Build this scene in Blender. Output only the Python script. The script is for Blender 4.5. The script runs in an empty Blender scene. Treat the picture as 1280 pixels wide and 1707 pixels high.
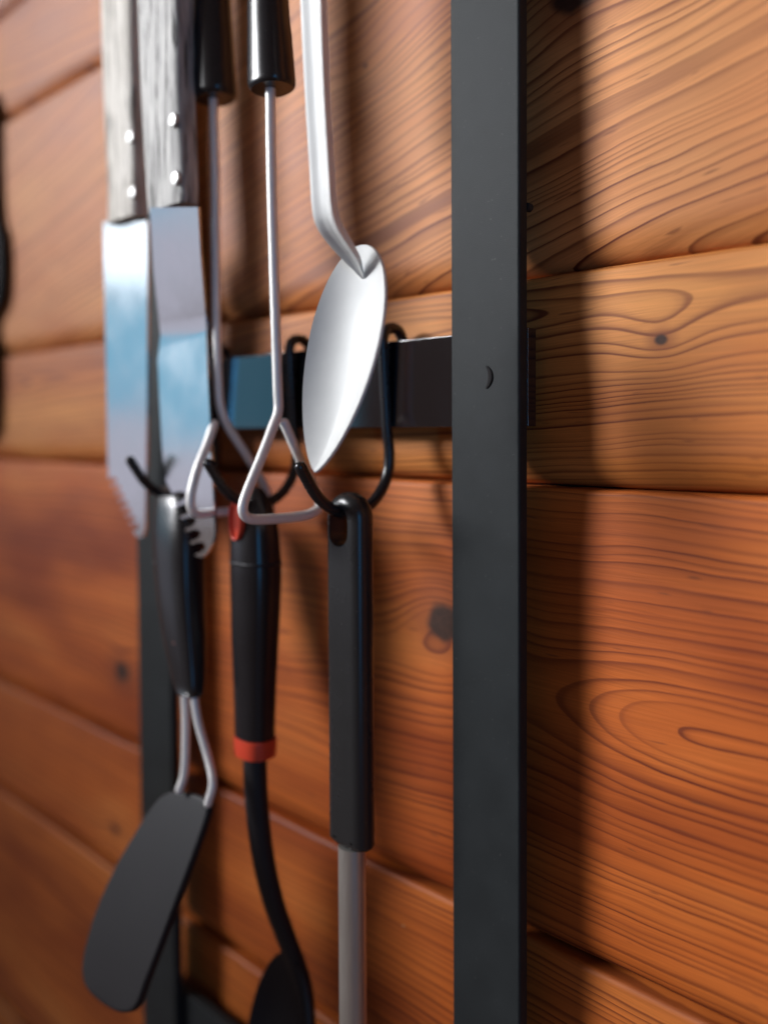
import bpy, bmesh, math, random
from mathutils import Vector, Matrix, noise as mnoise
random.seed(7)
S = bpy.context.scene
COL = S.collection
R = math.radians

# ------------------------------------------------------------------ camera
F_PX, CX, OY = 1400.0, 640.0, 757.0          # photo is 1280 x 1707; OY = row of the optical axis
YAW, PITCH, ROLL = R(43.2), R(-1.7), R(-0.30)
CAM = Vector((0.0, -0.305, 0.0))
cam_d = bpy.data.cameras.new('camera')
cam = bpy.data.objects.new('camera', cam_d); COL.objects.link(cam)
cam_d.sensor_fit = 'VERTICAL'; cam_d.sensor_height = 32.0
cam_d.lens = F_PX / 1707.0 * 32.0
cam_d.shift_y = -(853.5 - OY) / 1707.0
cam_d.clip_start = 0.01; cam_d.clip_end = 50
fw = Vector((-math.sin(YAW) * math.cos(PITCH), math.cos(YAW) * math.cos(PITCH), math.sin(PITCH)))
rt = fw.cross(Vector((0, 0, 1))).normalized(); up = rt.cross(fw)
rt, up = (rt * math.cos(ROLL) + up * math.sin(ROLL)), (up * math.cos(ROLL) - rt * math.sin(ROLL))
M = Matrix((rt, up, -fw)).transposed().to_4x4(); M.translation = CAM
cam.matrix_world = M
S.camera = cam
cam_d.dof.use_dof = True
cam_d.dof.focus_distance = 0.342
cam_d.dof.aperture_fstop = 2.4
cam_d.dof.aperture_blades = 0

# ------------------------------------------------------------------ world and lamps
W = bpy.data.worlds.new('World'); S.world = W; W.use_nodes = True
bg = W.node_tree.nodes['Background']
bg.inputs['Color'].default_value = (0.84, 0.55, 0.45, 1); bg.inputs['Strength'].default_value = 0.145
def area(name, az, el, dist, w, h, power, col, target=(-0.25, 0, 0), aim=None, spread=180):
    """area lamp: az degrees left of the wall normal, el degrees up"""
    d = bpy.data.lights.new(name, 'AREA'); d.shape = 'RECTANGLE'; d.size = w; d.size_y = h
    d.energy = power; d.color = col
    o = bpy.data.objects.new(name, d); COL.objects.link(o)
    t = Vector(target)
    v = Vector((-math.sin(R(az)) * math.cos(R(el)), -math.cos(R(az)) * math.cos(R(el)), math.sin(R(el))))
    o.location = t + v * dist
    d.spread = R(spread)
    if aim: v = (o.location - Vector(aim)).normalized()
    o.rotation_euler = (-v).to_track_quat('-Z', 'Y').to_euler()
    return o
area('window_sky_lamp', 42, 26, 3.2, 1.25, 1.30, 13.0, (0.96, 0.97, 1.0), aim=(0.22, 0, 0.34), spread=30)
area('window_horizon_lamp', 57, 10.4, 3.2, 1.3, 0.22, 2.4, (0.72, 0.88, 1.0))
area('window_view_lamp', 57, 3.6, 3.2, 1.3, 0.45, 2.0, (0.09, 0.47, 0.72))
area('window_sill_lamp', 57, -4.7, 3.2, 1.3, 0.48, 1.6, (0.62, 0.64, 0.80))
area('far_window_lamp', -50, 0, 2.2, 0.035, 1.1, 5.5, (0.06, 0.45, 1.0))
S.view_settings.view_transform = 'Standard'; S.view_settings.look = 'None'
S.view_settings.exposure = 0.0; S.view_settings.gamma = 1.0
S.view_settings.use_curve_mapping = False
S.render.engine = 'CYCLES'
S.cycles.max_bounces = 6; S.cycles.diffuse_bounces = 3; S.cycles.glossy_bounces = 4; S.cycles.caustics_reflective = False

# ------------------------------------------------------------------ geometry helpers
def ray(px, py):
    return (fw + rt * ((px - CX) / F_PX) + up * ((OY - py) / F_PX))
def at(px, py, Y):
    r = ray(px, py); return CAM + r * ((Y - CAM.y) / r.y)
def atX(px, py, X):
    r = ray(px, py); return CAM + r * ((X - CAM.x) / r.x)
def at_plane(px, py, p, n):
    r = ray(px, py); return CAM + r * ((p - CAM).dot(n) / r.dot(n))
def proj(p):
    d = p - CAM; z = d.dot(fw); return CX + F_PX * d.dot(rt) / z, OY - F_PX * d.dot(up) / z
def ppm(p):
    return F_PX / (p - CAM).dot(fw)

def link(name, me, mat, parent=None, smooth=True, angle=40, flat=False):
    if smooth:
        me.polygons.foreach_set('use_smooth', [True] * len(me.polygons))
        try: me.set_sharp_from_angle(angle=R(angle))
        except Exception: pass
    me.materials.clear(); me.materials.append(mat)
    o = bpy.data.objects.new(name, me); COL.objects.link(o)
    if parent: o.parent = parent
    if flat:
        w = o.modifiers.new('flat_faces', 'WEIGHTED_NORMAL'); w.keep_sharp = True; w.weight = 100
    return o
def from_bm(bm, name='mesh'):
    bmesh.ops.recalc_face_normals(bm, faces=bm.faces)
    me = bpy.data.meshes.new(name); bm.to_mesh(me); bm.free(); return me
def tag(o, label=None, cat=None, group=None, kind=None):
    if label: o['label'] = label
    if cat: o['category'] = cat
    if group: o['group'] = group
    if kind: o['kind'] = kind
    return o
def empty(name, loc=(0, 0, 0)):
    o = bpy.data.objects.new(name, None); o.empty_display_size = 0.01; COL.objects.link(o); return o
def root(name, label, cat, group=None):
    return tag(empty(name), label, cat, group)

def catmull(pts, n=8):
    pts = [Vector(p) for p in pts]
    P = [pts[0] * 2 - pts[1]] + pts + [pts[-1] * 2 - pts[-2]]
    out = []
    for i in range(1, len(P) - 2):
        a, b, c, d = P[i - 1:i + 3]
        for k in range(n):
            t = k / n
            out.append(0.5 * ((2 * b) + (c - a) * t + (2 * a - 5 * b + 4 * c - d) * t * t + (3 * b - a - 3 * c + d) * t ** 3))
    out.append(pts[-1]); return out
def lerp_list(vals, m):
    n = len(vals) - 1; out = []
    for k in range(m):
        f = k / (m - 1) * n; i = min(int(f), n - 1); out.append(vals[i] + (vals[i + 1] - vals[i]) * (f - i))
    return out
def loft(rings, cap=True):
    bm = bmesh.new(); V = [[bm.verts.new(p) for p in r] for r in rings]; n = len(rings[0])
    for a, b in zip(V[:-1], V[1:]):
        for i in range(n):
            bm.faces.new((a[i], a[(i + 1) % n], b[(i + 1) % n], b[i]))
    if cap:
        bm.faces.new(V[0]); bm.faces.new(V[-1])
    return from_bm(bm)
def sweep(path, prof, scales=None, u0=Vector((1, 0, 0)), round_ends=0.0):
    """prof: list of (s, t) metres in the frame (u, v); u kept close to u0"""
    m = len(path); rings = []
    for i, p in enumerate(path):
        a = path[max(i - 1, 0)]; b = path[min(i + 1, m - 1)]
        T = (b - a).normalized(); u = (u0 - T * u0.dot(T)).normalized(); v = T.cross(u)
        sc = scales[i] if scales else 1.0
        su, sv = sc if isinstance(sc, tuple) else (sc, sc)
        rings.append([p + u * (s * su) + v * (t * sv) for s, t in prof])
    if round_ends:
        def dome(p, T, ring):
            out = []
            for k in (0.35, 0.7, 0.92, 0.995):
                h = round_ends * k; c = math.sqrt(max(0, 1 - k * k))
                out.append([p + T * h + (q - p) * c for q in ring])
            return out
        T1 = (path[-1] - path[-2]).normalized(); T0 = (path[0] - path[1]).normalized()
        rings = dome(path[0], T0, rings[0])[::-1] + rings + dome(path[-1], T1, rings[-1])
    return loft(rings)
def circ(r, n=14, ry=None):
    ry = ry or r
    return [(r * math.cos(2 * math.pi * k / n), ry * math.sin(2 * math.pi * k / n)) for k in range(n)]
def tube(pts, r, n=14, k=8, scales=None, dome=True):
    path = catmull(pts, k) if k else [Vector(p) for p in pts]
    sc = lerp_list(scales, len(path)) if scales else None
    return sweep(path, circ(r, n), sc, u0=Vector((1, 0, 0.013)), round_ends=r if dome else 0)
def superring(c, hx, hy, e=2.6, n=40):
    out = []
    for k in range(n):
        a = 2 * math.pi * k / n; ca, sa = math.cos(a), math.sin(a)
        out.append(c + Vector((hx * math.copysign(abs(ca) ** (2 / e), ca), hy * math.copysign(abs(sa) ** (2 / e), sa), 0)))
    return out
def upright(rows, Y, k=0.6, e=2.6, sub=6, Yend=None):
    """loft of horizontal rings; rows = (row, left px, right px) read off the silhouette; k = depth / width"""
    cs = []
    for i, (py, l, r) in enumerate(rows):
        y = Y if Yend is None else Y + (Yend - Y) * i / (len(rows) - 1)
        c = at((l + r) / 2, py, y); ph = math.atan2(-(c.x - CAM.x), c.y - CAM.y)
        hx = (r - l) / 2 / ppm(c) / (math.sqrt(math.cos(ph) ** 2 + (k * math.sin(ph)) ** 2) if e < 4 else 0.91 * (math.cos(ph) + k * math.sin(ph)))
        cs.append(Vector((c.x, c.y, c.z))); cs[-1].resize_4d(); cs[-1][3] = hx
    P = [c.copy() for c in cs]
    flat = catmull4(P, sub)
    return loft([superring(Vector(q[:3]), max(q[3], 1e-4), max(q[3], 1e-4) * k, e) for q in flat])
def catmull4(pts, n):
    P = [pts[0] * 2 - pts[1]] + pts + [pts[-1] * 2 - pts[-2]]
    out = []
    for i in range(1, len(P) - 2):
        a, b, c, d = P[i - 1:i + 3]
        for k in range(n):
            t = k / n
            out.append(0.5 * ((2 * b) + (c - a) * t + (2 * a - 5 * b + 4 * c - d) * t * t + (3 * b - a - 3 * c + d) * t ** 3))
    out.append(pts[-1]); return out

def plate(outlines, origin, u, v, thick, bevel, res=4):
    """flat piece: outlines = list of closed lists of (a, b) metres along u, v; holes allowed; thickness along u x v"""
    cu = bpy.data.curves.new('c', 'CURVE'); cu.dimensions = '2D'; cu.fill_mode = 'BOTH'
    cu.extrude = max(thick / 2 - bevel, 1e-5); cu.bevel_depth = bevel; cu.bevel_resolution = res; cu.offset = -bevel
    for ol in outlines:
        sp = cu.splines.new('POLY'); sp.points.add(len(ol) - 1); sp.use_cyclic_u = True
        for q, (a, b) in zip(sp.points, ol): q.co = (a * 1000, b * 1000, 0, 1)
    cu.extrude *= 1000; cu.bevel_depth *= 1000; cu.offset *= 1000
    o = bpy.data.objects.new('c', cu); COL.objects.link(o)
    dg = bpy.context.evaluated_depsgraph_get(); dg.update()
    me = bpy.data.meshes.new_from_object(o.evaluated_get(dg))
    bpy.data.objects.remove(o); bpy.data.curves.remove(cu)
    n = u.cross(v)
    for w in me.vertices:
        c = w.co / 1000; w.co = origin + u * c.x + v * c.y + n * c.z
    bm = bmesh.new(); bm.from_mesh(me); bmesh.ops.remove_doubles(bm, verts=bm.verts, dist=1e-6)
    bmesh.ops.recalc_face_normals(bm, faces=bm.faces); bm.to_mesh(me); bm.free()
    return me
def px_outline(pts, origin, u, v, n):
    out = []
    for px, py in pts:
        p = at_plane(px, py, origin, n) - origin; out.append((p.dot(u), p.dot(v)))
    return out
def smooth2(pts, n=5):
    m = len(pts); out = []
    for i in range(m):
        a, b, c, d = (Vector(pts[(i + j) % m]) for j in (-1, 0, 1, 2))
        for k in range(n):
            t = k / n
            q = 0.5 * ((2 * b) + (c - a) * t + (2 * a - 5 * b + 4 * c - d) * t * t + (3 * b - a - 3 * c + d) * t ** 3)
            out.append((q.x, q.y))
    return out
def box(x0, x1, y0, y1, z0, z1, bev=0.0008):
    bm = bmesh.new(); bmesh.ops.create_cube(bm, size=1)
    for w in bm.verts:
        w.co = Vector(((x0 + x1) / 2 + w.co.x * (x1 - x0), (y0 + y1) / 2 + w.co.y * (y1 - y0), (z0 + z1) / 2 + w.co.z * (z1 - z0)))
    bmesh.ops.bevel(bm, geom=bm.edges[:], offset=bev, segments=3, profile=0.5, affect='EDGES')
    return from_bm(bm)
def disc_y(c, r, h, n=28, bev=0.0006):
    """round button whose axis is the wall normal, standing h out of c towards the room"""
    prof = [(0.0, r), (h - bev, r), (h - bev * 0.3, r - bev * 0.3), (h, r - bev), (h, r * 0.5)]
    return loft([[c + Vector((rr * math.cos(2 * math.pi * k / n), -yy, rr * math.sin(2 * math.pi * k / n))) for k in range(n)] for yy, rr in prof])

# ------------------------------------------------------------------ material helpers
class NT:
    def __init__(s, name):
        s.m = bpy.data.materials.new(name); s.m.use_nodes = True; s.t = s.m.node_tree
        s.b = s.t.nodes['Principled BSDF']
    def n(s, ty, **kw):
        o = s.t.nodes.new(ty)
        for k, v in kw.items(): setattr(o, k, v)
        return o
    def put(s, sock, v):
        if isinstance(v, bpy.types.NodeSocket): s.t.links.new(v, sock)
        elif v is not None: sock.default_value = v
    def math(s, op, a, b=None, c=None, clamp=False):
        o = s.n('ShaderNodeMath', operation=op, use_clamp=clamp)
        for i, v in enumerate((a, b, c)): s.put(o.inputs[i], v)
        return o.outputs[0]
    def xyz(s, x, y, z):
        o = s.n('ShaderNodeCombineXYZ')
        for i, v in enumerate((x, y, z)): s.put(o.inputs[i], v)
        return o.outputs[0]
    def noise(s, vec, scale=1.0, detail=2.0, rough=0.5):
        o = s.n('ShaderNodeTexNoise'); s.put(o.inputs['Vector'], vec)
        o.inputs['Scale'].default_value = scale; o.inputs['Detail'].default_value = detail; o.inputs['Roughness'].default_value = rough
        return o.outputs['Fac']
    def mix(s, f, a, b, mode='MIX'):
        o = s.n('ShaderNodeMix', data_type='RGBA', blend_type=mode)
        s.put(o.inputs[0], f); s.put(o.inputs[6], a); s.put(o.inputs[7], b); return o.outputs[2]
    def ramp(s, f, stops, interp='LINEAR'):
        o = s.n('ShaderNodeValToRGB'); s.put(o.inputs[0], f); e = o.color_ramp.elements; o.color_ramp.interpolation = interp
        while len(e) < len(stops): e.new(0.5)
        for q, (p, c) in zip(e, stops):
            q.position = p; q.color = c if isinstance(c, tuple) else (c, c, c, 1)
        return o.outputs[0]
    def maprange(s, v, a, b, c=0.0, d=1.0, smooth=True):
        o = s.n('ShaderNodeMapRange'); o.interpolation_type = 'SMOOTHSTEP' if smooth else 'LINEAR'
        for i, q in enumerate((v, a, b, c, d)): s.put(o.inputs[i], q)
        return o.outputs[0]
    def obj(s):
        o = s.n('ShaderNodeTexCoord').outputs['Object']; q = s.n('ShaderNodeSeparateXYZ'); s.t.links.new(o, q.inputs[0])
        return o, q.outputs[0], q.outputs[1], q.outputs[2]
    def bump(s, h, strength, dist):
        o = s.n('ShaderNodeBump'); s.put(o.inputs['Height'], h); o.inputs['Strength'].default_value = strength; o.inputs['Distance'].default_value = dist
        s.t.links.new(o.outputs[0], s.b.inputs['Normal'])
    def set(s, **kw):
        for k, v in kw.items(): s.put(s.b.inputs[k.replace('_', ' ')], v)
        return s.m
def rgb(r, g, b): return (r, g, b, 1.0)

def pine(name, seed, zc, d0, damp, dslope, spacing, tilt, warp, knots, tone=0.0, dfreq=3.0, quad=None, red=0.0):
    """varnished flat-sawn pine: growth rings of a leaning trunk cut by the plank face"""
    q = NT(name); vec, X, Y, Z = q.obj()
    sx = seed * 3.17
    n1 = q.noise(q.xyz(q.math('MULTIPLY', X, dfreq), sx, 0.0), 1.0, 1.0)
    d = q.math('ADD', q.math('MULTIPLY_ADD', q.math('SUBTRACT', n1, 0.5), 2 * damp, d0), q.math('MULTIPLY', X, dslope))
    if quad:
        e = q.math('SUBTRACT', X, quad[0]); d = q.math('ADD', d, q.math('MULTIPLY', q.math('MULTIPLY', e, e), -quad[1]))
        d = q.math('SMOOTH_MAX', d, 0.001, 0.006)
    d = q.math('ADD', d, q.math('MULTIPLY', Y, 1.0))
    n2 = q.noise(q.xyz(q.math('MULTIPLY', X, 5.5), sx + 5, q.math('MULTIPLY', Z, 11)), 1.0, 2.0, 0.45)
    n3 = q.noise(q.xyz(q.math('MULTIPLY', X, 28), sx + 9, q.math('MULTIPLY', Z, 75)), 1.0, 2.0)
    zz = q.math('SUBTRACT', Z, zc); zz = q.math('MULTIPLY_ADD', X, tilt, zz)
    zz = q.math('MULTIPLY_ADD', q.math('SUBTRACT', n2, 0.5), 2 * warp, zz)
    zz = q.math('MULTIPLY_ADD', q.math('SUBTRACT', n3, 0.5), 0.0022, zz)
    r = q.math('SQRT', q.math('ADD', q.math('MULTIPLY', zz, zz), q.math('MULTIPLY', d, d)))
    knotmask = None; kring = None; halo = None
    wob = q.noise(q.xyz(q.math('MULTIPLY', X, 90), sx + 20, q.math('MULTIPLY', Z, 90)), 1.0, 1.0) if knots else None
    for kx, kz, s, amp, rk, ax in knots:
        dx = q.math('MULTIPLY', q.math('SUBTRACT', X, kx), ax); dz = q.math('SUBTRACT', Z, kz)
        rr = q.math('ADD', q.math('MULTIPLY', dx, dx), q.math('MULTIPLY', dz, dz))
        g = q.math('EXPONENT', q.math('DIVIDE', rr, -s * s))
        r = q.math('MULTIPLY_ADD', g, amp, r)
        dist = q.math('MULTIPLY_ADD', q.math('SUBTRACT', wob, 0.5), rk * 0.9, q.math('SQRT', rr))
        mk = q.maprange(dist, rk * 1.25, rk * 0.65)
        knotmask = mk if knotmask is None else q.math('MAXIMUM', knotmask, mk)
        hk = q.maprange(dist, rk * 3.0, rk * 0.9); halo = hk if halo is None else q.math('MAXIMUM', halo, hk)
    nw = q.noise(q.xyz(q.math('MULTIPLY', r, 55), sx + 31, 0.0), 1.0, 2.0)
    ph = q.math('ADD', q.math('DIVIDE', r, spacing), q.math('MULTIPLY', nw, 6.0))
    fr = q.math('FRACT', ph); fl = q.math('FLOOR', ph)
    wn = q.n('ShaderNodeTexWhiteNoise', noise_dimensions='1D'); q.put(wn.inputs['W'], fl)
    line = q.ramp(fr, [(0.0, 0.06), (0.10, 0.0), (0.48, 0.08), (0.72, 0.42), (0.85, 1.0), (0.95, 1.0), (1.0, 0.06)])
    patch = q.noise(q.xyz(q.math('MULTIPLY', X, 7), sx + 50, q.math('MULTIPLY', Z, 22)), 1.0, 2.0)
    stren = q.math('MULTIPLY', q.math('MULTIPLY_ADD', wn.outputs['Value'], 0.5, 0.5), q.maprange(patch, 0.28, 0.60, 0.55, 1.0))
    line = q.math('MULTIPLY', line, stren)
    fib = q.noise(q.xyz(q.math('MULTIPLY', X, 22), q.math('MULTIPLY', Y, 300), q.math('MULTIPLY', zz, 1500)), 1.0, 3.0, 0.6)
    tonen = q.noise(q.xyz(q.math('MULTIPLY', X, 5), sx + 70, q.math('MULTIPLY', Z, 16)), 1.0, 3.0, 0.5)
    tonev = q.math('ADD', tonen, tone)
    early = q.ramp(tonev, [(0.28, rgb(0.30, 0.070, 0.012)), (0.5, rgb(0.50, 0.150, 0.026)), (0.75, rgb(0.64, 0.255, 0.060))])
    early = q.mix(1.0, early, q.ramp(fib, [(0.3, 0.80), (0.7, 1.10)]), 'MULTIPLY')
    if red < 0: early = q.mix(-red, early, rgb(1.06, 1.20, 2.05), 'MULTIPLY')  # pale tint puts the varnish sheen into the upper planks' colour
    if red > 0: early = q.mix(red, early, rgb(1.0, 0.62, 0.42), 'MULTIPLY')
    late = q.mix(tonen, rgb(0.085, 0.010, 0.004), rgb(0.13, 0.020, 0.006))
    col = q.mix(line, early, late)
    # resin streaks and small dents that run with the grain
    st = q.noise(q.xyz(q.math('MULTIPLY', X, 60), sx + 90, q.math('MULTIPLY', zz, 420)), 1.0, 1.0)
    col = q.mix(q.math('MULTIPLY', q.maprange(st, 0.70, 0.80), 0.6), col, rgb(0.13, 0.035, 0.013))
    if knotmask is not None:
        col = q.mix(q.math('MULTIPLY', halo, 0.55), col, rgb(0.19, 0.045, 0.014))
        kc = q.mix(q.noise(vec, 420, 3), rgb(0.012, 0.007, 0.006), rgb(0.07, 0.026, 0.013))
        col = q.mix(knotmask, col, kc)
    # specks of dust and paint caught in the varnish
    vo = q.n('ShaderNodeTexVoronoi', feature='F1'); q.put(vo.inputs['Vector'], q.xyz(X, sx, Z)); vo.inputs['Scale'].default_value = 42
    sp = q.math('MULTIPLY', q.maprange(vo.outputs['Distance'], 0.030, 0.018), q.math('GREATER_THAN', q.noise(vec, 30, 0), 0.60))
    col = q.mix(sp, col, rgb(0.55, 0.42, 0.28))
    ro = q.math('MULTIPLY_ADD', fib, 0.16, q.math('MULTIPLY_ADD', tonen, 0.20, 0.38))
    dent = q.noise(q.xyz(q.math('MULTIPLY', X, 25), 0.0, q.math('MULTIPLY', Z, 40)), 1.0, 1.0)
    fib2 = q.noise(q.xyz(q.math('MULTIPLY', X, 22), 0.0, q.math('MULTIPLY', Z, 1300)), 1.0, 1.0)
    h = q.math('ADD', q.math('MULTIPLY', fib2, 0.25), q.math('MULTIPLY', dent, 1.6))
    q.bump(h, 0.35, 0.0009)
    return q.set(Base_Color=col, Roughness=ro, Specular_IOR_Level=0.30, Coat_Weight=0.0)

def coated(name, c, rough, grain=0.0, gscale=2500, spec=0.5, var=0.15, coat=0.0):
    q = NT(name); vec, X, Y, Z = q.obj()
    g = q.noise(vec, gscale, 2.0); big = q.noise(vec, 60, 3.0)
    col = q.mix(big, rgb(*[v * (1 - var) for v in c]), rgb(*[v * (1 + var) for v in c]))
    dust = q.maprange(q.noise(vec, 700, 1.0), 0.74, 0.80)
    col = q.mix(q.math('MULTIPLY', dust, 0.10), col, rgb(0.25, 0.24, 0.23))
    if grain: q.bump(g, grain, 0.0004)
    return q.set(Base_Color=col, Roughness=q.math('MULTIPLY_ADD', big, 0.06, rough - 0.03), Specular_IOR_Level=spec, Coat_Weight=coat, Coat_Roughness=0.05)
def metal(name, c, rough, brush=None, var=0.12, scale=120, met=1.0):
    q = NT(name); vec, X, Y, Z = q.obj()
    v2 = vec if brush is None else q.xyz(*[q.math('MULTIPLY', a, b) for a, b in zip((X, Y, Z), brush)])
    f = q.noise(v2, 1.0 if brush else scale, 3.0, 0.6); sm = q.noise(vec, 45, 3.0)
    col = q.mix(f, rgb(*[v * (1 - var) for v in c]), rgb(*c))
    q.bump(f, 0.06, 0.0003)
    return q.set(Base_Color=col, Metallic=met, Roughness=q.math('MULTIPLY_ADD', sm, 0.2, rough - 0.1))
def old_wood(name, light, dark, crack, seed):
    q = NT(name); vec, X, Y, Z = q.obj()
    v = q.xyz(q.math('MULTIPLY', X, 260), q.math('ADD', q.math('MULTIPLY', Y, 260), seed), q.math('MULTIPLY', Z, 34))
    g = q.noise(v, 1.0, 4.0, 0.6)
    v2 = q.xyz(q.math('MULTIPLY', X, 300), q.math('ADD', q.math('MULTIPLY', Y, 300), seed), q.math('MULTIPLY', Z, 30))
    c = q.maprange(q.noise(v2, 1.0, 3.0), 0.56, 0.66)
    col = q.mix(q.ramp(g, [(0.35, 0.0), (0.68, 1.0)]), light, dark)
    col = q.mix(q.math('MULTIPLY', c, 0.85), col, crack)
    q.bump(q.math('ADD', g, q.math('MULTIPLY', c, -1.5)), 0.5, 0.0006)
    return q.set(Base_Color=col, Roughness=0.62)

M_STEEL = coated('black_powder_coated_steel', (0.020, 0.023, 0.024), 0.55, grain=0.30, gscale=3500, spec=0.14, var=0.28)
M_RAIL = coated('black_rail_paint', (0.005, 0.005, 0.007), 0.07, grain=0.01, gscale=3000, spec=0.9, coat=0.6)
M_HOOK = coated('black_hook_enamel', (0.012, 0.012, 0.014), 0.27)
M_PLASTIC = coated('matt_black_plastic', (0.018, 0.019, 0.020), 0.27, grain=0.12, gscale=4000)
M_GLOSS = coated('smooth_black_plastic', (0.011, 0.011, 0.013), 0.26)
M_NYLON = coated('black_nylon', (0.013, 0.012, 0.014), 0.50, grain=0.12, spec=0.28)
M_DULL = coated('dull_black_shade', (0.008, 0.006, 0.007), 0.7, spec=0.12)  # black for the drawn plug shade and the left edge shadow
M_RED = coated('orange_red_plastic', (0.62, 0.055, 0.022), 0.40)
M_COPPER = coated('copper_red_badge', (0.55, 0.17, 0.10), 0.45)
M_ALU = metal('satin_aluminium', (0.60, 0.61, 0.595), 0.58, met=0.06)
M_WIRE = metal('dull_steel_wire', (0.84, 0.83, 0.80), 0.40, brush=(900, 900, 90), met=0.20)
M_BLADE = metal('polished_blade_steel', (0.62, 0.64, 0.66), 0.17, brush=(700, 700, 60), var=0.08, met=0.92)
M_ROD = metal('brushed_steel_tube', (0.60, 0.58, 0.54), 0.38, brush=(1400, 1400, 70), var=0.3, met=0.8)
M_RIVET = metal('rivet_steel', (0.42, 0.42, 0.41), 0.45, met=0.5)
M_GREYWOOD = old_wood('weathered_grey_wood', rgb(0.50, 0.49, 0.46), rgb(0.19, 0.185, 0.175), rgb(0.018, 0.016, 0.015), 3)
M_PALEWOOD = old_wood('bleached_pale_wood', rgb(0.62, 0.585, 0.52), rgb(0.36, 0.325, 0.27), rgb(0.10, 0.08, 0.06), 11)
M_BACK = coated('dark_batten', (0.035, 0.012, 0.006), 0.7)

# ------------------------------------------------------------------ the wall of planks
Zg = {'A0': at(95, 152, 0).z, 'A': (at(1280, 403, 0).z + at(170, 568, 0).z) / 2, 'B': (at(1280, 832, 0).z + at(170, 772, 0).z) / 2,
      'C': (at(985, 1597, 0).z + at(120, 1204, 0).z) / 2, 'D': at(100, 1388, 0).z}
narrow = Zg['A'] - Zg['B']; wide = Zg['B'] - Zg['C']
XL, XR = -1.7, 0.55
wall = link('wall', box(XL, XR, 0.012, 0.030, -1.0, 1.0), M_BACK)
tag(wall, kind='structure')
def plank(z0, z1, mat):
    """z0 bottom, z1 top; rounded lower edge, smaller round at the top"""
    g = 0.0003; z0 += g; z1 -= g
    rb, rtp, dep = 0.0165, 0.0028, 0.0098
    prof = []
    for k in range(9):
        a = k / 8 * math.pi / 2; prof.append((dep * (1 - math.sin(a)), z0 + rb * (1 - math.cos(a))))
    H = z1 - z0
    for k in range(1, 6): prof.append((-0.0005 * math.sin(math.pi * k / 6), z0 + rb + (H - rb - rtp) * k / 6))
    for k in range(9):
        a = k / 8 * math.pi / 2; prof.append((rtp * (1 - math.cos(a)), z1 - rtp * (1 - math.sin(a))))
    prof += [(0.0122, z1), (0.0122, z0)]
    prof2 = prof
    bm = bmesh.new(); nx = 220; rows = []; zm = (z0 + z1) / 2; sd = z0 * 91.7
    for i in range(nx + 1):
        x = XL + (XR - XL) * i / nx
        wb = 0.0009 * mnoise.noise(Vector((x * 9, sd, 0))) + 0.0004 * mnoise.noise(Vector((x * 60, sd, 3)))
        wt = -0.0001 - 0.0005 * mnoise.noise(Vector((x * 12, sd, 7))) - 0.0004 * mnoise.noise(Vector((x * 80, sd, 9)))
        dy = 0.0006 * mnoise.noise(Vector((x * 5, sd, 13)))
        rows.append([bm.verts.new((x, y + dy * (y < 0.012), z + ((wb if z < z0 + 0.017 else 0) if z < zm else (min(wt, 0) if z > z1 - 0.0029 else 0)))) for y, z in prof2])
    n = len(prof2)
    for a, b in zip(rows[:-1], rows[1:]):
        for i in range(n): bm.faces.new((a[i], a[(i + 1) % n], b[(i + 1) % n], b[i]))
    bm.faces.new(rows[0]); bm.faces.new(rows[-1])
    link('plank', from_bm(bm), mat, wall, angle=50)
def kn(px, py, s, amp, rk, ax=0.7):
    p = at(px, py, 0); return (p.x, p.z, s, amp, rk, ax)
def zat(px, py): return at(px, py, 0).z
A0, A, B, C, D = (Zg[k] for k in ('A0', 'A', 'B', 'C', 'D'))
plank(A0, A0 + narrow, pine('pine_a', 1, A0 - 0.05, 0.03, 0.03, 0.0, 0.0045, 0.05, 0.006, []))
plank(A0 + narrow, A0 + narrow + wide, pine('pine_b', 2, A0 + 0.2, 0.04, 0.03, 0.0, 0.005, 0.05, 0.006, []))
plank(A0 + narrow + wide, A0 + 2 * narrow + wide, pine('pine_b2', 9, A0 + 0.2, 0.04, 0.03, 0.0, 0.005, 0.05, 0.006, []))
plank(A, A0, pine('pine_c', 3, zat(900, 470) - 0.02, 0.02, 0.02, 0.0, 0.0050, -0.22, 0.009,
      [kn(958, -8, 0.034, -0.012, 0.0085, 0.8), kn(610, 110, 0.022, 0.008, 0.0008)], tone=0.10, red=-0.55))
plank(B, A, pine('pine_d', 4, zat(1100, 480), 0.012, 0.016, 0.0, 0.0031, -0.02, 0.007,
      [kn(1102, 566, 0.014, -0.006, 0.0024, 0.8)], tone=0.05, red=-0.12))
plank(C, B, pine('pine_e', 5, zat(1240, 1245), 0.022, 0.006, 0.0, 0.0047, 0.0, 0.008,
      [kn(742, 1035, 0.028, -0.024, 0.0095, 0.9), kn(205, 1120, 0.02, -0.012, 0.0075), kn(560, 1105, 0.03, 0.006, 0.0008)], tone=-0.05, red=0.60, dfreq=7.0, quad=(at(830, 1200, 0).x, 2.6)))
plank(D, C, pine('pine_f', 6, D - 0.02, 0.02, 0.016, 0.0, 0.0040, 0.0, 0.006,
      [kn(192, 1382, 0.014, -0.006, 0.003)], tone=-0.04, red=0.50))
plank(D - wide, D, pine('pine_g', 7, D - 0.06, 0.03, 0.025, 0.0, 0.0050, 0.0, 0.008,
      [], tone=-0.05, red=0.3))
plank(D - wide - narrow, D - wide, pine('pine_h', 8, D - 0.3, 0.03, 0.02, 0.0, 0.0045, 0.0, 0.006, []))

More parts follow.
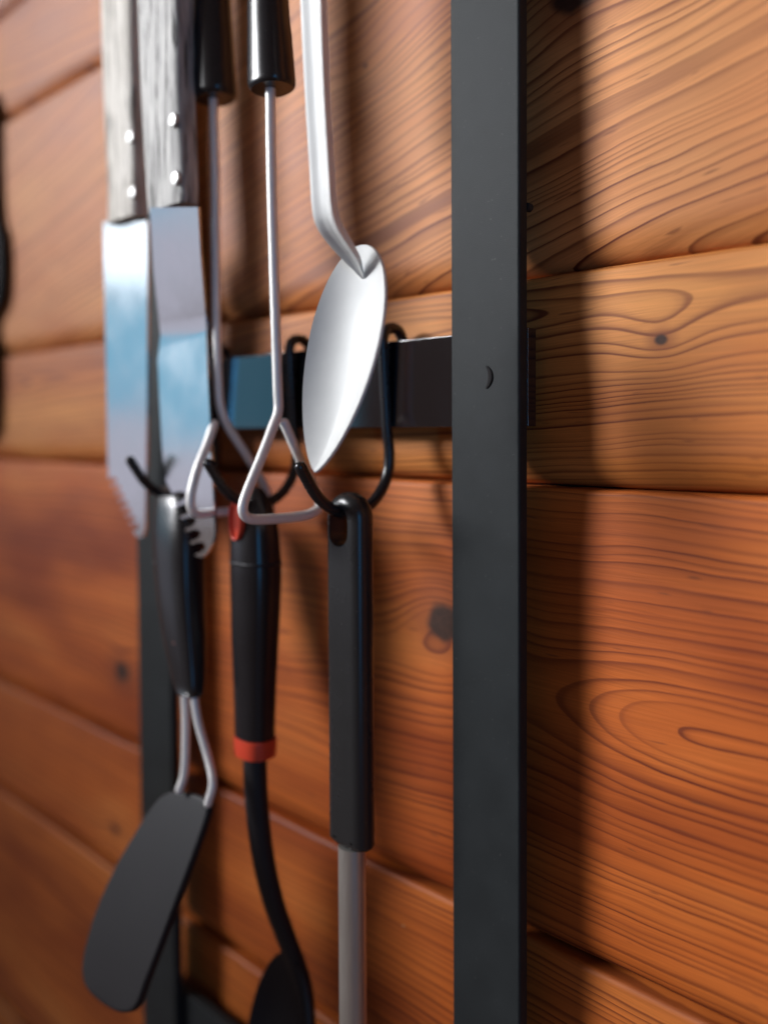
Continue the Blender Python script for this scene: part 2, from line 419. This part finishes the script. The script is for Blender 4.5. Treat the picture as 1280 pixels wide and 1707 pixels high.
# ------------------------------------------------------------------ the steel rack
YB, TB, TR = -0.022, 0.006, 0.006            # front of the uprights, their thickness, the rails' thickness
rack = root('wall_rack', 'black steel wall rack of two flat uprights joined by cross rails on the pine wall', 'rack')
def bar(pxl, pxr, py, plug_shades):
    xl, xr = at(pxl, py, YB).x, at(pxr, py, YB).x
    o = link('upright', box(xl, xr, YB, YB + TB, -0.62, 0.56, 0.0014), M_STEEL, rack, flat=True)
    for px, py2, r, h in plug_shades:
        c0 = at(px, py2, YB - 0.0001)              # thin black crescent drawing the shaded side of a raised plug
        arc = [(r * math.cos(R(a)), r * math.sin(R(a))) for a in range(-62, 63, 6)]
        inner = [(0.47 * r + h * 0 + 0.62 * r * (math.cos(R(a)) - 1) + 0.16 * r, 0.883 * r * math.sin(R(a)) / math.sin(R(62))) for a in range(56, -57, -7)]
        link('plug_shade_crescent', plate([arc + inner], c0, Vector((1, 0, 0)), Vector((0, 0, 1)), 0.0008, 0.0001, 1), M_DULL, rack)
    return xl, xr
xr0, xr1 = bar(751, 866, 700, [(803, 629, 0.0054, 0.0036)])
xl0, xl1 = bar(229, 284, 1000, [])
YR = YB + TB + 0.0002
zr1, zr0 = at(740, 560, YR).z, at(740, 712, YR).z
link('rail', box(xl0 - 0.001, xr1 - 0.0002, YR, YR + TR, zr0, zr1, 0.0004), M_RAIL, rack, flat=True)
zl = at(300, 1648, YR).z
link('rail', box(xl0 - 0.001, xr1 - 0.0002, YR, YR + TR, zl - (zr1 - zr0), zl, 0.0007), M_STEEL, rack, flat=True)
for xx in ((xr0 + xr1) / 2, (xl0 + xl1) / 2):
    for zz in (at(882, 343, YR).z,):
        c = Vector((xx + 0.0163, YR + 0.0030, zz))
        link('rivet', disc_y(c, 0.0018, 0.0031, n=20), M_STEEL, rack)

# ------------------------------------------------------------------ hooks on the rail
XH = [atX(640, 640, 0).x] if False else None
x3 = at(641, 640, YR - 0.0026).x
hook_px = [(671, 588), (671, 568), (664, 552), (654, 547), (643, 551), (638, 566), (639, 600), (642, 660), (645, 715), (649, 760), (644, 798), (626, 832), (600, 852), (574, 856), (549, 846), (527, 825), (511, 798), (501, 779)]
hp = [atX(a, b, x3) for a, b in hook_px]
hook_me = tube(hp, 0.0026, 14, 5)
hook_labels = ['black wire hook nearest the right upright, holding the flat straight handle',
               'middle black wire hook, holding the black handle with the red ring',
               'blurred black wire hook farthest left, holding the spatula handle behind the knives']
hook_x = [x3, at(486, 650, YR - 0.0026).x, at(352, 650, YR - 0.0026).x]
for i, hx in enumerate(hook_x):
    o = link('wire_hook', hook_me if i == 0 else hook_me.copy(), M_HOOK)
    o.location = (hx - x3, 0, 0)
    tag(o, hook_labels[i], 'hook', 'wire hooks on the middle rail')
bot = hp[13]                                  # lowest point of a hook's bend
YU = bot.y

# ------------------------------------------------------------------ straight tool: flat black handle and steel tube
t = root('kitchen_tool', 'straight kitchen tool with flat black handle, long hanging hole and steel tube shaft', 'utensil')
Yh = YU + 0.001
o3 = at(578, 1120, Yh)
u3, v3 = Vector((1, 0, 0)), Vector((0, 0, 1))
ztop, zbot = at(585, 820, Yh).z, at(585, 1412, Yh).z
hwid = 0.0115
def zrel(z): return z - o3.z
def pill(cx, zt, zb, r, n=12):
    out = []
    for k in range(n + 1): a = math.pi * k / n; out.append((cx + r * math.cos(a), zrel(zt) - r + r * math.sin(a)))
    for k in range(n + 1): a = math.pi + math.pi * k / n; out.append((cx + r * math.cos(a), zrel(zb) + r + r * math.sin(a)))
    return out
ol = []
for k in range(17): a = math.pi * k / 16; ol.append((hwid * math.cos(a), zrel(ztop) - hwid + hwid * math.sin(a)))
for k in range(9): a = math.pi + math.pi * k / 8; ol.append((hwid * math.cos(a), zrel(zbot) + 0.0035 + 0.0035 * math.sin(a)))
hole = pill(-0.0016, ztop - 0.0066, ztop - 0.0240, 0.0060)
xh3 = x3 + 0.0026
o3.x = xh3
def cut(me, cutter):
    oa = bpy.data.objects.new('a', me); ob = bpy.data.objects.new('b', cutter); COL.objects.link(oa); COL.objects.link(ob)
    md = oa.modifiers.new('cut', 'BOOLEAN'); md.operation = 'DIFFERENCE'; md.object = ob; md.solver = 'EXACT'
    dg = bpy.context.evaluated_depsgraph_get(); dg.update()
    res = bpy.data.meshes.new_from_object(oa.evaluated_get(dg))
    bpy.data.objects.remove(oa); bpy.data.objects.remove(ob); return res
hm = cut(plate([ol], o3, u3, v3, 0.0120, 0.0054, 8), plate([hole], o3, u3, v3, 0.030, 0.0001, 0))
link('handle', hm, M_PLASTIC, t, angle=35, flat=True)
# steel tube below
pr = [at(583, 1408, Yh), at(583, 1500, Yh), at(582, 1707, Yh), at(582, 1850, Yh)]
for p in pr: p.x = xh3 - 0.0002
link('shaft', sweep(catmull(pr, 4), circ(0.0066, 28, 0.0058)), M_ROD, t)

# ------------------------------------------------------------------ ladle with the red ring
t = root('serving_ladle', 'black serving ladle with curved neck, red ring and red lined hole in its handle', 'ladle')
Y2 = YU + 0.002
rows = [(812, 421, 433), (818, 414, 440), (835, 402, 449), (855, 394, 456), (880, 389, 461), (910, 387, 464), (950, 387, 466), (1000, 388, 465), (1060, 389, 462), (1120, 391, 459), (1180, 393, 457), (1226, 394, 456)]
hd = link('handle', upright(rows, Y2, k=0.80, e=2.5), M_GLOSS, t)
link('ring', upright([(1227, 393, 458), (1230, 392, 459), (1254, 393, 458), (1257, 394, 457)], Y2, k=0.80, e=2.5, sub=3), M_RED, t)
# red lined hanging eye on the front face of the handle
ec = at(392, 868, Y2 - 0.0100); 
def ellipse(cx, cy, a, b, n=28): return [(cx + a * math.cos(2 * math.pi * k / n), cy + b * math.sin(2 * math.pi * k / n)) for k in range(n)]
eu = Vector((1, 0, 0)); ev = Vector((0.0, -0.0, 1))
eye = link('eye_lining', plate([ellipse(0, 0, 0.0049, 0.0098), ellipse(0, 0, 0.0036, 0.0082)], Vector((hook_x[1] - 0.0012, Y2 - 0.0092, ec.z)), eu, ev, 0.006, 0.0006, 2), M_RED, hd)
link('eye_floor', plate([ellipse(0, 0, 0.0038, 0.0085)], Vector((hook_x[1] - 0.0012, Y2 - 0.0094, ec.z)), eu, ev, 0.003, 0.0005, 2), M_RED, eye)
# seam across the handle and thumb rest
seam_rows = [(936, 386, 466), (938, 386, 466)]
link('seam', upright([(934, 386.4, 465.6), (936, 386, 466.2), (938, 386, 466.2), (940, 386.4, 465.6)], Y2, k=0.80, e=2.5, sub=2), M_NYLON, hd)
link('thumb_pad', upright([(1108, 392, 396), (1125, 390.5, 404), (1160, 391.5, 413), (1195, 393, 410), (1214, 395, 401)], Y2 - 0.0052, k=0.55, e=2.2), M_PLASTIC, hd)
npx = [(425, 1240), (426, 1300), (430, 1360), (439, 1430), (455, 1500), (476, 1560), (495, 1610), (508, 1660), (514, 1720)]
np_ = [atX(a, b, hook_x[1] + 0.010 * (i / 8) ** 1.5) for i, (a, b) in enumerate(npx)]
link('neck', sweep(catmull(np_, 6), circ(0.0066, 20, 0.0056), lerp_list([1.0, 1.0, 0.98, 0.95, 0.9, 0.86, 0.84, 0.8, 0.7], 49), round_ends=0.002), M_NYLON, t)
def bowl(T, Bp, nrm, halfw, depth, th, egg=0.0, tip=0.5):
    pk = 0.5 / (0.5 + tip)
    """spoon bowl from the shoulder T to the tip Bp; nrm points out of the hollow"""
    v = (Bp - T); L = v.length; v.normalize(); nrm = (nrm - v * nrm.dot(v)).normalized(); u = v.cross(nrm).normalized()
    bm = bmesh.new(); rings = []
    def width(s):       # s 0..1
        a = math.sin(math.pi * min(max(s, 0), 1)) ; w = max(0.0, s) ** 0.5 * max(0.0, 1 - s) ** tip / (pk ** 0.5 * (1 - pk) ** tip)
        w *= 1 + egg * (0.5 - s) * 1.6
        return halfw * w
    C0 = T + v * (L * 0.47)
    def rim(k):
        a = 2 * math.pi * k / 64; s = 0.5 - 0.5 * math.cos(a)
        sgn = 1 if a <= math.pi else -1
        return u * (width(s) * sgn) + (T + v * (L * s) - C0)
    RM = [rim(k) for k in range(64)]
    layers = []
    for j in range(0, 15):
        f = 1 - j / 14
        layers.append([C0 + q * f - nrm * (depth * (1 - f ** 2.3)) for q in RM])
    V = [[bm.verts.new(p) for p in r] for r in layers[:-1]]; ctr = bm.verts.new(layers[-1][0])
    for a, b in zip(V[:-1], V[1:]):
        for i in range(64): bm.faces.new((a[i], a[(i + 1) % 64], b[(i + 1) % 64], b[i]))
    for i in range(64): bm.faces.new((V[-1][i], V[-1][(i + 1) % 64], ctr))
    bmesh.ops.remove_doubles(bm, verts=bm.verts, dist=1e-6)
    bmesh.ops.recalc_face_normals(bm, faces=bm.faces)
    # thickness: a second skin behind, joined at the rim
    geom = bmesh.ops.solidify(bm, geom=bm.faces[:], thickness=th)
    return from_bm(bm)
xl_ = hook_x[1]
link('bowl', bowl(atX(488, 1590, xl_ + 0.006), atX(440, 1890, xl_ + 0.0), Vector((-0.05, -0.90, 0.40)), 0.0265, 0.013, 0.0022, egg=-0.1), M_NYLON, t)

# ------------------------------------------------------------------ spatula on the far hook
t = root('spatula', 'black spatula with two steel wires and a tilted flat blade hanging from its dark handle', 'spatula')
Y1 = YU + 0.002
rows = [(806, 288, 306), (812, 275, 322), (826, 266, 332), (860, 262, 336), (900, 261, 337), (960, 264, 337), (1010, 269, 338), (1060, 276, 340), (1100, 284, 340), (1140, 292, 339), (1156, 297, 336)]
hd = link('handle', upright(rows, Y1, k=0.6, e=3.0, Yend=Y1 - 0.019), M_GLOSS, t)
bc = at(292, 1078, Y1 - 0.0152 - 0.0052)
link('badge', disc_y(bc, 0.0030, 0.0012), M_COPPER, hd)
pb0, pb1 = at(308, 1330, -0.062), at(195, 1680, -0.097)
bl_u = Vector((1, 0, 0)); bl_v = (pb0 - pb1); bl_v.x = 0; bl_v.normalize(); bl_n = bl_u.cross(bl_v)
ol = px_outline([(258, 1345), (283, 1322), (318, 1321), (348, 1332), (352, 1352), (328, 1425), (300, 1500), (270, 1580), (247, 1640), (233, 1676), (214, 1688), (186, 1679), (155, 1654), (143, 1625), (147, 1580), (168, 1510), (200, 1440), (232, 1385)], pb0, bl_u, bl_v, bl_n)
link('blade', plate([smooth2(ol, 4)], pb0, bl_u, bl_v, 0.0046, 0.0014, 3), M_NYLON, t, angle=50, flat=True)
Yw = Y1 - 0.0185
wl = [at(308, 1148, Yw), at(310, 1210, Yw), at(308, 1285, Yw - 0.002), at(299, 1317, -0.066)]
wr = [at(322, 1148, Yw), at(331, 1205, Yw), at(347, 1262, Yw), at(355, 1305, Yw - 0.002), at(347, 1339, -0.066)]
link('wire', tube(wl, 0.0021, 12, 6), M_WIRE, t); link('wire', tube(wr, 0.0021, 12, 6), M_WIRE, t)

# ------------------------------------------------------------------ wire tongs
t = root('wire_tongs', 'wire tongs with two black flared grips and triangular steel wire ends', 'tongs')
xa2 = -0.296; xa1 = -0.352
arm2 = [(450, 60), (451, 160), (453, 300), (458, 480), (463, 640), (464, 684), (455, 712), (436, 762), (413, 818), (405, 845), (409, 860), (425, 866), (470, 864), (510, 859), (531, 848), (532, 834), (518, 800), (500, 765), (474, 705)]
arm1 = [(355, 60), (356, 175), (359, 300), (360, 480), (364, 630), (368, 678), (381, 712), (410, 757), (438, 805), (452, 838), (446, 849), (420, 851), (370, 853), (334, 857), (320, 848), (319, 822), (330, 780), (345, 742), (357, 707)]
def arm(pxs, x, r):
    pts = [atX(a, b, x) for a, b in pxs]
    return link('arm', tube(pts, r, 12, 6), M_WIRE, t)
arm(arm2, xa2, 0.0023); arm(arm1, xa1, 0.0023)
for rows, x, pm in (([(-330, 438, 470), (-250, 425, 476), (-120, 418, 478), (0, 414, 480), (70, 414, 486), (120, 414, 490), (142, 415, 491.5), (149, 420, 488)], xa2, 453),
                    ([(-330, 340, 372), (-250, 332, 378), (-120, 328, 382), (0, 325, 384), (80, 323, 389), (135, 322, 393), (158, 323, 394.5), (166, 328, 390)], xa1, 358)):
    Yc = atX(pm, 100, x).y
    link('grip', upright(rows, Yc, k=0.85, e=2.2), M_GLOSS, t)

# ------------------------------------------------------------------ aluminium spoon
t = root('serving_spoon', 'pale aluminium serving spoon with ribbed handle, its bowl in front of the rail', 'spoon')
xs = -0.227
T = atX(606, 408, xs + 0.001); Bp = atX(527, 789, xs - 0.005)
link('bowl', bowl(T, Bp, Vector((0.0, -1, -0.02)), 0.0196, 0.0076, 0.0010, egg=0.0, tip=0.72), M_ALU, t)
hpx = [(522, -320), (524, -150), (527, 0), (533, 150), (540, 270), (545, 345), (553, 376), (572, 406), (592, 434), (610, 466)]
hpts = [atX(a, b, xs + 0.0005) + Vector((0, -0.0012, 0)) for a, b in hpx]
w = 0.0054; h = 0.0018
prof = [(-w, -h), (-w * 0.62, -h), (-w * 0.42, -h * 0.62), (w * 0.1, -h * 0.68), (w * 0.42, -h * 0.62), (w * 0.62, -h), (w, -h), (w, h), (w * 0.3, h * 0.6), (-w * 0.3, h * 0.6), (-w, h)]
prof = [(a, -b) for a, b in prof][::-1]
path = catmull(hpts, 8)
sc = lerp_list([1.0, 1.0, 0.95, 0.9, 0.9, 0.92, (0.9), 0.8, 0.62, 0.10], len(path))
hs = link('handle', sweep(path, prof, sc), M_ALU, t, angle=35)

# ------------------------------------------------------------------ two scaling knives
def knife(label, Yk, blade_px, handle_rows, rivets, wood, th, curl):
    t = root('knife', label, 'knife', 'old knives hanging side by side')
    ztop = at(blade_px[0][0], blade_px[0][1], Yk).z
    bm = bmesh.new(); vs = []
    for px, py in blade_px:
        p = at(px, py, Yk)
        for k in range(5): p = at(px, py, Yk + curl(ztop - p.z))
        vs.append(bm.verts.new(p))
    bm.faces.new(vs)
    me = bpy.data.meshes.new('blade')
    zs = [w.co.z for w in bm.verts]; z0, z1 = min(zs), max(zs)
    for k in range(1, 26):
        bmesh.ops.bisect_plane(bm, geom=bm.verts[:] + bm.edges[:] + bm.faces[:], plane_co=(0, 0, z0 + (z1 - z0) * k / 26), plane_no=(0, 0, 1))
    for w in bm.verts: w.co.y = Yk + curl(ztop - w.co.z)
    bmesh.ops.recalc_face_normals(bm, faces=bm.faces); bmesh.ops.solidify(bm, geom=bm.faces[:], thickness=0.0016)
    bmesh.ops.recalc_face_normals(bm, faces=bm.faces)
    bm.to_mesh(me); bm.free()
    link('blade', me, M_BLADE, t, angle=30)
    hd = link('handle', upright(handle_rows, Yk, k=0.36, e=5.0), wood, t)
    for px, py in rivets:
        c = at(px, py, Yk - th); link('rivet', disc_y(c + Vector((0, 0.0015, 0)), 0.0034, 0.0021), M_RIVET, hd)
    return t
teeth = []
def lobes(a, b, n, r, side):
    """rounded teeth between pixel points a and b, standing to the left"""
    out = []; A_, B_ = Vector(a), Vector(b); d = (B_ - A_) / n; nn = Vector((d.y, -d.x)).normalized() * side
    for i in range(n):
        c = A_ + d * (i + 0.5)
        out.append(tuple(A_ + d * (i + 0.02) - nn * r * 0.55))
        for k in range(7):
            an = math.pi * (k / 6 - 0.5) * 1.25
            out.append(tuple(c + nn * (r * math.cos(an)) + d * (0.40 * math.sin(an))))
    return out
blade_r = [(250, 346), (330, 345), (334, 420), (343, 560), (351, 720), (357, 850), (358, 890), (354, 908), (346, 922), (338, 929)] + lobes((333, 924), (292, 818), 5, 15, -1) + [(276, 800), (270, 740), (263, 600), (256, 450)]
knife('knife with weathered grey handle whose broad blade ends in round teeth, beside the tongs', -0.066, blade_r,
      [(-420, 240, 318), (-380, 230, 326), (-200, 228, 324), (-60, 228, 322), (60, 231, 323), (180, 236, 326), (280, 242, 330), (338, 246, 331), (349, 248, 330)],
      [(288, 200), (292, 297)], M_GREYWOOD, 0.0084, lambda s: -0.009 + 0.27 * min(s, 0.066) - 0.01 * max(0, s - 0.066) + 0.9 * max(0, s - 0.125) ** 2)
blade_l = [(172, 370), (246, 368), (246, 500), (245, 700), (243, 820), (242, 880), (238, 895), (230, 896)] + lobes((226, 884), (184, 796), 7, 9, -1) + [(180, 770), (177, 600), (174, 450)]
knife('pale handled knife with fine serrated tip, leftmost of the two old knives', -0.050, blade_l,
      [(-420, 176, 240), (-380, 168, 248), (-200, 167, 246), (-60, 168, 244), (60, 170, 243), (180, 174, 244), (300, 180, 246), (355, 180, 246), (368, 180, 246)],
      [(217, 228), (221, 321)], M_PALEWOOD, 0.0066, lambda s: 0.036 * s)

# ------------------------------------------------------------------ flat dark shape standing in for a shadow, cut by the left edge of the picture
t = root('edge_shadow_shape', 'blurred flat dark shape standing in for a shadow at the far left edge of the picture', 'utensil')
link('grip', upright([(165, -80, -30), (190, -80, -14), (300, -80, -10), (380, -80, -6), (410, -80, 2), (470, -80, 4), (515, -80, 0), (545, -80, -14), (600, -80, -10), (660, -80, -9), (715, -80, -12), (735, -70, -30)], -0.006, k=0.10), M_DULL, t)  # thin black sheet added close to the wall to draw the edge shadow
